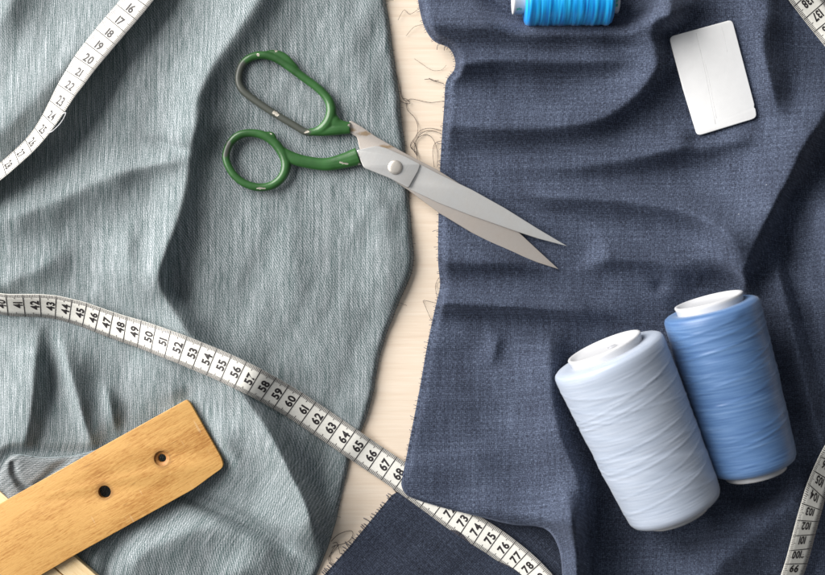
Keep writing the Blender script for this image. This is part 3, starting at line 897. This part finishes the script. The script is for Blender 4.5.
# chalk card
ck = empty('tailor_chalk', W(712, 78, 22.6))
tag(ck, 'thin white rectangular tailor chalk with rounded corners and a small chip, on the navy fabric', 'chalk')
card_out = round_poly([(669.2,36.6),(732.3,19.3),(744,64),(754.6,104.5),(754.2,107.2),(755.6,108.6),(757,117.8),(697.6,135.9),(683,88)], [5,5,0,1,0.8,0.8,6,5,0])
zf = lambda u, v: 0.0*u
slab('plate', card_out, 22.6, 25.4, 0.7, (), M['chalk'], parent=ck)
V, F = [], []
for (a, b, w) in [((696,33),(716,124),0.22),((704,60),(717,118),0.18),((721,26),(728,52),0.15)]:
    p0, p1 = np.array(a, float), np.array(b, float)
    pts = [p0+(p1-p0)*t + np.array([0.5*math.sin(t*5), 0]) for t in np.linspace(0, 1, 14)]
    tube_into(V, F, [W(p[0], p[1], 25.4) for p in pts], w*S, 4, 0.3)
link('surface_line', mesh_from(V, F, 'surface_line'), M['chalkline'], parent=ck)

# ------------------------------------------------------------------ scissors
sc = empty('scissors', W(395, 167, 9.5))
tag(sc, 'old tailor scissors with worn green handles and steel blades, lying open across both fabrics', 'scissors')
ZB = 14.0
lower_blade = [(347,123),(351,120.4),(362,126.8),(376,136.5),(404,152.5),(437,169.5),(470,190),(500,212),(516,229.5),(537,249),(559,269.2),
               (538,262.6),(505,249.3),(472,232.8),(439,212.8),(409,190.5),(390,178),(374,166),(360,150),(357,137),(348.5,132)]
slab('blade', round_poly(lower_blade, [1,1.5,2,2,2,0,0,0,0,0,0,0,0,0,0,2,3,3,2,2,1]), ZB-3.0, ZB-0.1, 0.45, (), M['steel2'], parent=sc,
     zfun=lambda u, v: -1.2*np.clip((u-430)/130, 0, 1))
upper_blade = [(356.5,150),(377,145.4),(388,148.5),(406,156.6),(439,173.8),(472,189.6),(505,208.0),(538,228.6),(568.2,246.4),
               (538,238.4),(515,230.8),(498.5,225),(472,215.8),(439,203),(410,189.3),(389.5,178),(363.5,167.6)]
blade_in = [p for p in upper_blade]
# plate with the pivot stands proud of the hollow-ground blade
plate = [(356.5,150),(377,145.4),(388,148.5),(406,156.6),(420.5,164.2),(418,171),(408.4,187.8),(389.5,178),(363.5,167.6)]
grind = [(404,158),(420,164),(439,173.8),(472,189.6),(505,208.0),(538,228.6),(568.2,246.4),(538,238.4),(515,230.8),(498.5,225),(472,215.8),(439,203),(410,189.3),(402,180)]
b2 = slab('blade', grind, ZB+0.2, ZB+2.6, 0.5, (), M['steel'], parent=sc,
     zfun=lambda u, v: -1.0*np.clip((u-430)/140, 0, 1) + 0.055*((163.5+(u-420)*0.555)-v) - 0.0025*((163.5+(u-420)*0.555)-v+9)**2*0)
slab('ricasso', round_poly(plate, [2,3,2,0,2,0,2,2,2.5]), ZB, ZB+4.2, 0.55, (), M['steel'], parent=b2)
# pivot screw: low domed head with a thin collar
V, F = [], []
dome = [(0, 7.1), (1.0, 7.1), (1.5, 6.7), (1.55, 6.2)] + [(1.5+0.8*math.sin(a), 6.1*math.cos(a)) for a in np.linspace(0.15, math.pi/2-0.02, 8)]
lathe_into(V, F, [(a*S, b*S) for a, b in dome], W(395.3, 167.3, ZB+4.1), Vector((0,0,1)), Vector((1,0,0)), Vector((0,1,0)), 40)
link('pivot_screw', mesh_from(V, F, 'pivot_screw'), M['screw'], parent=sc)

def handle(strokes, name, wear_pts, chip_pts):
    V, F = [], []
    for pts, rads, flat, closed in strokes:
        P = catmull([(*p, r) for p, r in zip(pts, rads)], 8, closed)
        tube_into(V, F, [W(a, b, ZB + zz_) for (a, b, r), zz_ in zip(P, [0.8]*len(P))], [r*1.14*S for r in P[:,2]], 14, flat, closed)
    me = mesh_from(V, F, 'tmp')
    ob = bpy.data.objects.new('tmp', me)
    md = ob.modifiers.new('r', 'REMESH'); md.mode = 'VOXEL'; md.voxel_size = 0.62*S
    md = ob.modifiers.new('s', 'SMOOTH'); md.factor = 0.5; md.iterations = 6
    me2 = eval_mesh(ob)
    n = len(me2.vertices); co = np.empty(n*3, dtype=np.float32); me2.vertices.foreach_get('co', co); co = co.reshape(-1, 3)
    k = (D - co[:,2]/S)/D
    u, v = co[:,0]/S/k+CX, CY-co[:,1]/S/k
    for nm, lst in (('wear', wear_pts), ('chip', chip_pts)):
        w = np.zeros(n)
        for poly, r in lst:
            d, _, _ = poly_dist(u, v, np.array(poly, float))
            w = np.maximum(w, np.clip(1.15 - 0.75*d/r, 0, 1))
        me2.attributes.new(nm, 'FLOAT', 'POINT').data.foreach_set('value', w.astype(np.float32))
    return link(name, me2, M['green'], parent=sc)

def c2(lst): return [(210+a/3.195, 30+b/3.195) for a, b in lst]
up_ring = c2([(362,314),(335,325),(305,325),(265,302),(205,266),(140,222),(103,190),(91,155),(102,112),(130,88),(165,80),(205,88),(245,112),(300,152),(350,190),(378,222),(388,255),(381,290)])
up_r = [5.0,3.6,3.2,3.2,3.2,3.2,3.3,3.3,3.4,3.6,3.6,3.6,3.7,3.7,3.7,4.0,4.6,5.2]
web = c2([(386,262),(392,290),(412,306),(448,312)]); web_r = [4.6,6.4,5.8,4.8]
web2 = c2([(318,326),(355,324),(400,318),(448,315)]); web2_r = [3.2,4.2,5.2,4.4]
tab_ = c2([(168,76),(200,74),(232,86),(262,112),(292,142)]); tab_r = [1.6,3.2,4.2,3.6,1.8]
handle([(up_ring, up_r, 0.8, True), (web, web_r, 0.55, False), (web2, web2_r, 0.7, False), (tab_, tab_r, 0.5, False)], 'handle',
       [(c2([(300,330),(265,305),(205,268),(140,225),(103,193),(88,155),(100,118)]), 7.5)],
       [(c2([(203,263),(215,270)]), 2.6), (c2([(152,77),(154,80)]), 1.7), (c2([(207,62),(211,66)]), 2.0), (c2([(303,327),(313,325)]), 1.5), (c2([(447,305),(452,300)]), 3.0)])
low_ring = c2([(51,408),(62,366),(90,338),(128,329),(172,337),(208,362),(234,398),(243,435),(229,472),(196,497),(150,502),(104,486),(70,454)])
low_r = [3.4,3.5,3.7,3.6,3.9,4.1,4.3,4.4,4.0,3.7,3.6,3.5,3.4]
arm = c2([(226,385),(262,408),(310,422),(372,429),(430,417),(474,403)]); arm_r = [4.2,5.4,5.4,5.8,6.8,8.0]
nub = c2([(172,333),(196,336),(206,352)]); nub_r = [2.2,3.0,2.6]
handle([(low_ring, low_r, 0.8, True), (arm, arm_r, 0.55, False), (nub, nub_r, 0.7, False)], 'handle',
       [(c2([(51,400),(60,360)]), 2.5)],
       [(c2([(415,422),(440,428)]), 1.3), (c2([(476,428),(480,434)]), 2.0), (c2([(192,330),(196,332)]), 1.3), (c2([(150,505),(175,506)]), 1.2)])

# ------------------------------------------------------------------ thread spools
def spool(name, label, cat, top, bot, rt, rb, thread, core_r, prot, seed, group=None, emblem=False, core_hole=False):
    a, b = W(*top), W(*bot)
    ax = (b-a); L = ax.length; ax.normalize()
    ex = Vector((0,0,1)) - ax*ax.z; ex.normalize(); ey = ax.cross(ex)
    t = empty(name, Vector(((a.x+b.x)/2, (a.y+b.y)/2, 0.001)))
    tag(t, label, cat, group)
    Lp = L/S
    rnd = random.Random(seed)
    strands = [(rnd.uniform(-20, Lp), rnd.choice((1, 1, 1, -1))*rnd.uniform(26, 70), rnd.uniform(0, 6.28), rnd.uniform(0.2, 0.55), rnd.uniform(0.5, 0.9)) for _ in range(30)]
    steps = [(rnd.uniform(0.1, 0.95)*Lp, rnd.uniform(26, 55), rnd.uniform(0, 6.28), rnd.uniform(0.15, 0.4)) for _ in range(6)]
    def rf(tt, th):
        tt /= S; q = 0.0
        if tt < 7 or tt > Lp-6: return 0.0
        for t0, p, ph, am, w in strands:
            f = ((th+ph) % (2*math.pi))/(2*math.pi)
            if f > 0.75: continue
            d = tt-(t0+p*(f-0.4)); q += am*math.exp(-(d/w)**2)*min(1, f*8, (0.75-f)*8)
        for t0, p, ph, am in steps:
            d = tt-(t0+p*0.5*math.sin(th+ph)); q += am*math.tanh(d/2.0)*0.5*math.exp(-(d/22)**2)
        q += 0.25*mnoise.noise((math.cos(th)*2, math.sin(th)*2, tt*0.08+seed))
        return q*S
    prof = [(1.5, core_r-2), (-0.5, core_r+1.0), (-1.0, (core_r+rt)*0.5), (0.0, rt-3.6), (1.6, rt-1.2), (4.0, rt-0.2), (9.0, rt)]
    nst = 130
    for i in range(1, nst):
        f = i/nst; prof.append((9+(Lp-9-7)*f, rt+(rb-rt)*f + 0.8*math.sin(math.pi*f)))
    prof += [(Lp-5, rb-0.5), (Lp-2.2, rb-2.0), (Lp-0.5, rb-4.8), (Lp, rb-9), (Lp-1, core_r*0.85)]
    V, F = [], []
    seg = 160
    lathe_into(V, F, [(p*S, r*S) for p, r in prof], a, ax, ex, ey, seg, rf)
    uv = []
    for (p, r) in prof:
        for k in range(seg):
            th = 2*math.pi*k/seg
            uv.append((math.sin(th/2)*2*r*1.6/100, p/100))
    link('thread', mesh_from(V, F, 'thread', uv), thread, parent=t)
    c = core_r
    V, F = [], []
    cp = [(4, c-0.8), (-prot*0.6, c), (-prot, c+0.8), (-prot-0.7, c+0.3), (-prot-0.9, c-1.2), (-prot-0.4, c-2.6), (-prot+1.2, c-3.8), (-prot+2.6, c-9)]
    if core_hole: cp += [(-prot+2.0, 9.5), (-prot+1.0, 8.6), (-prot+1.2, 7.6), (-prot+3, 7.2), (Lp*0.5, 7)]
    else: cp += [(-prot+3.6, c*0.45), (-prot+3.8, 0.1)]
    lathe_into(V, F, [(p*S, r*S) for p, r in cp], a, ax, ex, ey, 64)
    cb = rb/rt*c
    co_ = link('core', mesh_from(V, F, 'core'), M['plastic'], parent=t)
    V, F = [], []
    lathe_into(V, F, [(p*S, r*S) for p, r in [(Lp-4, cb-0.8), (Lp+prot*0.55, cb), (Lp+prot*0.8, cb+0.5), (Lp+prot*0.85, cb-1.0), (Lp+prot*0.6, cb-3), (Lp+prot*0.3, 8), (Lp*0.6, 6)]], a, ax, ex, ey, 64)
    link('core', mesh_from(V, F, 'core'), M['plastic'], parent=t)
    if emblem:
        V, F = [], []
        cc = a + ax*((-prot+3.0)*S) + ex*(1*S) - ey*(emblem*S)
        for rr in (4.2,):
            ring = [cc + ex*(rr*S*math.cos(q)) + ey*(rr*S*math.sin(q)) for q in np.linspace(0, 2*math.pi, 7)[:-1]]
            tube_into(V, F, ring, 0.55*S, 5, 1.0, True)
        for q in (0, math.pi/3, 2*math.pi/3):
            dd = ex*math.cos(q)+ey*math.sin(q)
            tube_into(V, F, [cc-dd*(4*S), cc, cc+dd*(4*S)], 0.42*S, 5)
        link('embossed_mark', mesh_from(V, F, 'embossed_mark'), M['plasticgrey'], parent=co_)
    return t

spool('thread_spool', 'large spool wound with pale bluish white thread, left of the blue spool', 'thread spool', (607,353.5,64), (676,510,53), 55.0, 46.5, M['white_thread'], 36.0, 7.2, 3, 'large thread spools', emblem=7)
spool('thread_spool', 'large spool wound with medium blue thread on a white core, right of the white spool', 'thread spool', (710.5,307.5,58), (754.5,467.5,48), 45.8, 41.0, M['blue_thread'], 32.0, 7.2, 8, 'large thread spools')

# small bright blue bobbin
zb = 8 + 25
a, b = W(524, -2.5, zb), W(612.5, -3.5, zb)
ax = (b-a); L = ax.length/S; ax.normalize(); ex = Vector((0,0,1)); ey = ax.cross(ex)
bb = empty('thread_bobbin', W(568, -3, 8))
tag(bb, 'small bobbin of bright cyan blue thread with white ends, at the top edge', 'thread spool')
R0 = 27.2
prof = [(0, 15), (0.2, R0-5), (1.2, R0-2.0), (3, R0-0.6)] + [(3+(L-6)*i/90, R0+0.12*math.sin(i*0.9)+0.2*math.sin(i*0.37)) for i in range(1, 90)] + [(L-3, R0-0.6), (L-1.2, R0-2), (L-0.2, R0-5), (L, 15)]
V, F = [], []; seg = 140
def rfb(tt, th): return S*0.45*mnoise.noise((tt/S*0.35, th*1.2, 3.3))
lathe_into(V, F, [(p*S, r*S) for p, r in prof], a, ax, ex, ey, seg, rfb)
uv = [(r*2*math.pi*abs(k/seg-0.5)/100, p/100) for p, r in prof for k in range(seg)]
link('thread', mesh_from(V, F, 'thread', uv), M['bright_thread'], parent=bb)
V, F = [], []
lathe_into(V, F, [(p*S, r*S) for p, r in [(5,15.0),(-9.0,15.8),(-10.4,16.2),(-11.2,15.6),(-11.3,14),(-10.2,12.6),(-9,6),(0,5)]], a, ax, ex, ey, 56)
core = link('end_cap', mesh_from(V, F, 'end_cap'), M['plastic'], parent=bb)
V, F = [], []
lathe_into(V, F, [(p*S, r*S) for p, r in [(L-5,15.0),(L+3.6,16.0),(L+4.6,16.4),(L+5.3,15.8),(L+5.3,14),(L+4.2,12.6),(L+3,6),(L,5)]], a, ax, ex, ey, 56)
core2 = link('end_cap', mesh_from(V, F, 'end_cap'), M['plastic'], parent=bb)
V, F = [], []
def ink(t0, t1, th0, th1, r):
    bq = len(V)
    for (t, th) in ((t0,th0),(t1,th0),(t1,th1),(t0,th1)):
        V.append(a + ax*(t*S) + ex*(r*S*math.cos(th)) + ey*(r*S*math.sin(th)))
    F.append((bq, bq+1, bq+2, bq+3))
sgn = -1 if ey.y > 0 else 1
for (t0, t1, d0, d1, r) in [(-8,-6.8,52,62,15.95),(-6.2,-5.2,50,60,15.9),(-8,-5.2,54.5,57,15.98),(-4.4,-3.4,52,62,15.85),
                            (L+1,L+2.4,20,34,16.1),(L+1,L+3,38,50,16.15),(L+2.6,L+3.2,22,48,16.2)]:
    ink(t0, t1, sgn*math.radians(d0), sgn*math.radians(d1), r)
link('printed_mark', mesh_from(V[:16], F[:4], 'printed_mark'), M['greenink'], parent=core, smooth=False)
link('printed_mark', mesh_from(V[16:], [tuple(q-16 for q in f) for f in F[4:]], 'printed_mark'), M['greenink'], parent=core2, smooth=False)

# ------------------------------------------------------------------ loose threads
def threads(name, label, lists, rad=0.36, z=1.0, mat='lint'):
    V, F = [], []
    for pts in lists:
        P = catmull(pts, 7)
        zz = [z + 2.2*math.sin(i*0.21+len(pts))**2 for i in range(len(P))]
        tube_into(V, F, [W(p[0], p[1], q) for p, q in zip(P, zz)], [rad*0.82*S*(0.8+0.4*math.sin(i*1.7)**2) for i in range(len(P))], 5)
    c = np.mean(np.concatenate([np.array(l, float) for l in lists]), axis=0)
    o = link(name, mesh_from(V, F, name), M[mat], origin=W(c[0], c[1], 0))
    return tag(o, label, 'thread')
k7 = lambda l: [(390+x/4.11, 60+y/4.11) for x, y in l]
threads('thread_tangle', 'tangle of thin dark threads on the bare wood above the scissors pivot', [
    k7([(12,20),(26,60),(40,110),(48,150),(66,168),(84,160),(112,164),(165,174),(222,168)]),
    k7([(40,166),(60,176),(82,178),(70,162),(55,158)]),
    k7([(66,172),(72,205),(100,235),(115,275),(108,315),(92,340),(86,360),(108,382),(114,420)]),
    k7([(212,290),(165,280),(125,290),(100,322),(84,350),(98,372),(112,392),(104,350),(96,335)]),
    k7([(212,302),(160,290),(122,308),(104,345),(100,380)]),
    k7([(112,320),(148,306),(178,326),(194,375),(196,440)]),
    k7([(212,332),(186,342),(176,375),(182,440)])], 0.30)
threads('loose_thread', 'short dark thread sticking out over the wood from the navy edge near the top', [k7([(142,80),(165,78),(190,88),(220,96)]), k7([(160,74),(178,84),(200,84)])], 0.34)
threads('loose_thread', 'fine thread curling from the navy corner at the very top of the gap', [[(420,8),(410,14),(404,10),(398,20)],[(424,24),(414,27),(406,36)]], 0.22)
threads('loose_thread', 'thin pale brown curved thread lying on the wood near the top of the gap', [k7([(100,-6),(135,18),(175,42),(212,40),(232,20)])], 0.18)
k5 = lambda l: [(400+x/4.1, 280+y/4.1) for x, y in l]
threads('loose_thread', 'thin bent thread on the wood beside the navy fold, below the scissors', [k5([(160,-10),(146,20),(150,60),(158,94),(128,90),(96,84),(104,108),(126,160)])], 0.26)
k8 = lambda l: [(310+x/6.05, 480+y/6.05) for x, y in l]
threads('thread_tangle', 'looped dark threads on the wood where both fabrics meet at the bottom', [
    k8([(128,372),(165,335),(210,314),(248,308),(260,326),(240,366),(196,388),(150,398),(132,410)]),
    k8([(138,384),(160,378),(172,405),(182,450)]), k8([(152,400),(128,440),(118,478),(136,512)]), k8([(176,392),(150,420),(112,470),(120,505)])], 0.34)
# small nylon loop caught on the tape edge
i = int((23.9-8)/0.1)
pp = [tape_pt(np.array([23.2]), np.array([13.5]), 0.2)[0], tape_pt(np.array([23.0]), np.array([17.5]), 0.4)[0], tape_pt(np.array([23.6]), np.array([20.0]), 0.4)[0],
      tape_pt(np.array([24.3]), np.array([17.5]), 0.4)[0], tape_pt(np.array([24.5]), np.array([13.6]), 0.2)[0]]
V, F = [], []
tube_into(V, F, [Vector(q) for q in catmull(pp, 6)], 0.42*S, 6)
o = link('loose_thread', mesh_from(V, F, 'loose_thread'), M['plastic'], origin=Vector(pp[2]))
tag(o, 'tiny whitish loop sticking out from the edge of the tape in the upper left', 'thread')

# ------------------------------------------------------------------ camera, light
cam = bpy.data.cameras.new('camera'); co = bpy.data.objects.new('camera', cam); col.objects.link(co)
co.location = (0, 0, D*S); co.rotation_euler = (0, 0, 0)
cam.sensor_width = 36; cam.sensor_fit = 'HORIZONTAL'
cam.lens = 36*D/825.0
cam.clip_start = 0.01; cam.clip_end = 50
cam.dof.use_dof = True; cam.dof.focus_distance = (D-14)*S; cam.dof.aperture_fstop = 3.5
scene.camera = co

w = bpy.data.worlds.new('World'); scene.world = w; w.use_nodes = True
bg = w.node_tree.nodes['Background']
bg.inputs['Color'].default_value = (0.92, 0.96, 1.0, 1)
# a pale room, brighter towards the window side
WN_ = NT(w.node_tree)
tc = WN_.n('ShaderNodeTexCoord').outputs['Generated']
dt = WN_.n('ShaderNodeVectorMath', operation='DOT_PRODUCT'); WN_.l(tc, dt.inputs[0]); dt.inputs[1].default_value = (-0.55, 0.35, 0.76)
mr = WN_.n('ShaderNodeMapRange', interpolation_type='SMOOTHSTEP'); WN_.l(dt.outputs['Value'], mr.inputs[0])
mr.inputs[1].default_value = 0.15; mr.inputs[2].default_value = 0.98; mr.inputs[3].default_value = 0.06; mr.inputs[4].default_value = 0.48
WN_.l(mr.outputs[0], bg.inputs['Strength'])

def area(name, loc, target, size, power, color):
    l = bpy.data.lights.new(name, 'AREA'); l.shape = 'RECTANGLE'; l.size, l.size_y = size
    l.energy = power; l.color = color
    o = bpy.data.objects.new(name, l); col.objects.link(o)
    o.location = loc
    o.rotation_euler = (Vector(target)-Vector(loc)).to_track_quat('-Z', 'Y').to_euler()
area('window_light', (-1.72, 0.86, 1.05), (0.0, 0, 0.0), (2.3, 1.9), 162, (1.0, 0.975, 0.94))

scene.view_settings.view_transform = 'Standard'
scene.view_settings.look = 'None'
scene.view_settings.exposure = 0.0
scene.view_settings.gamma = 1.0
scene.render.engine = 'CYCLES'
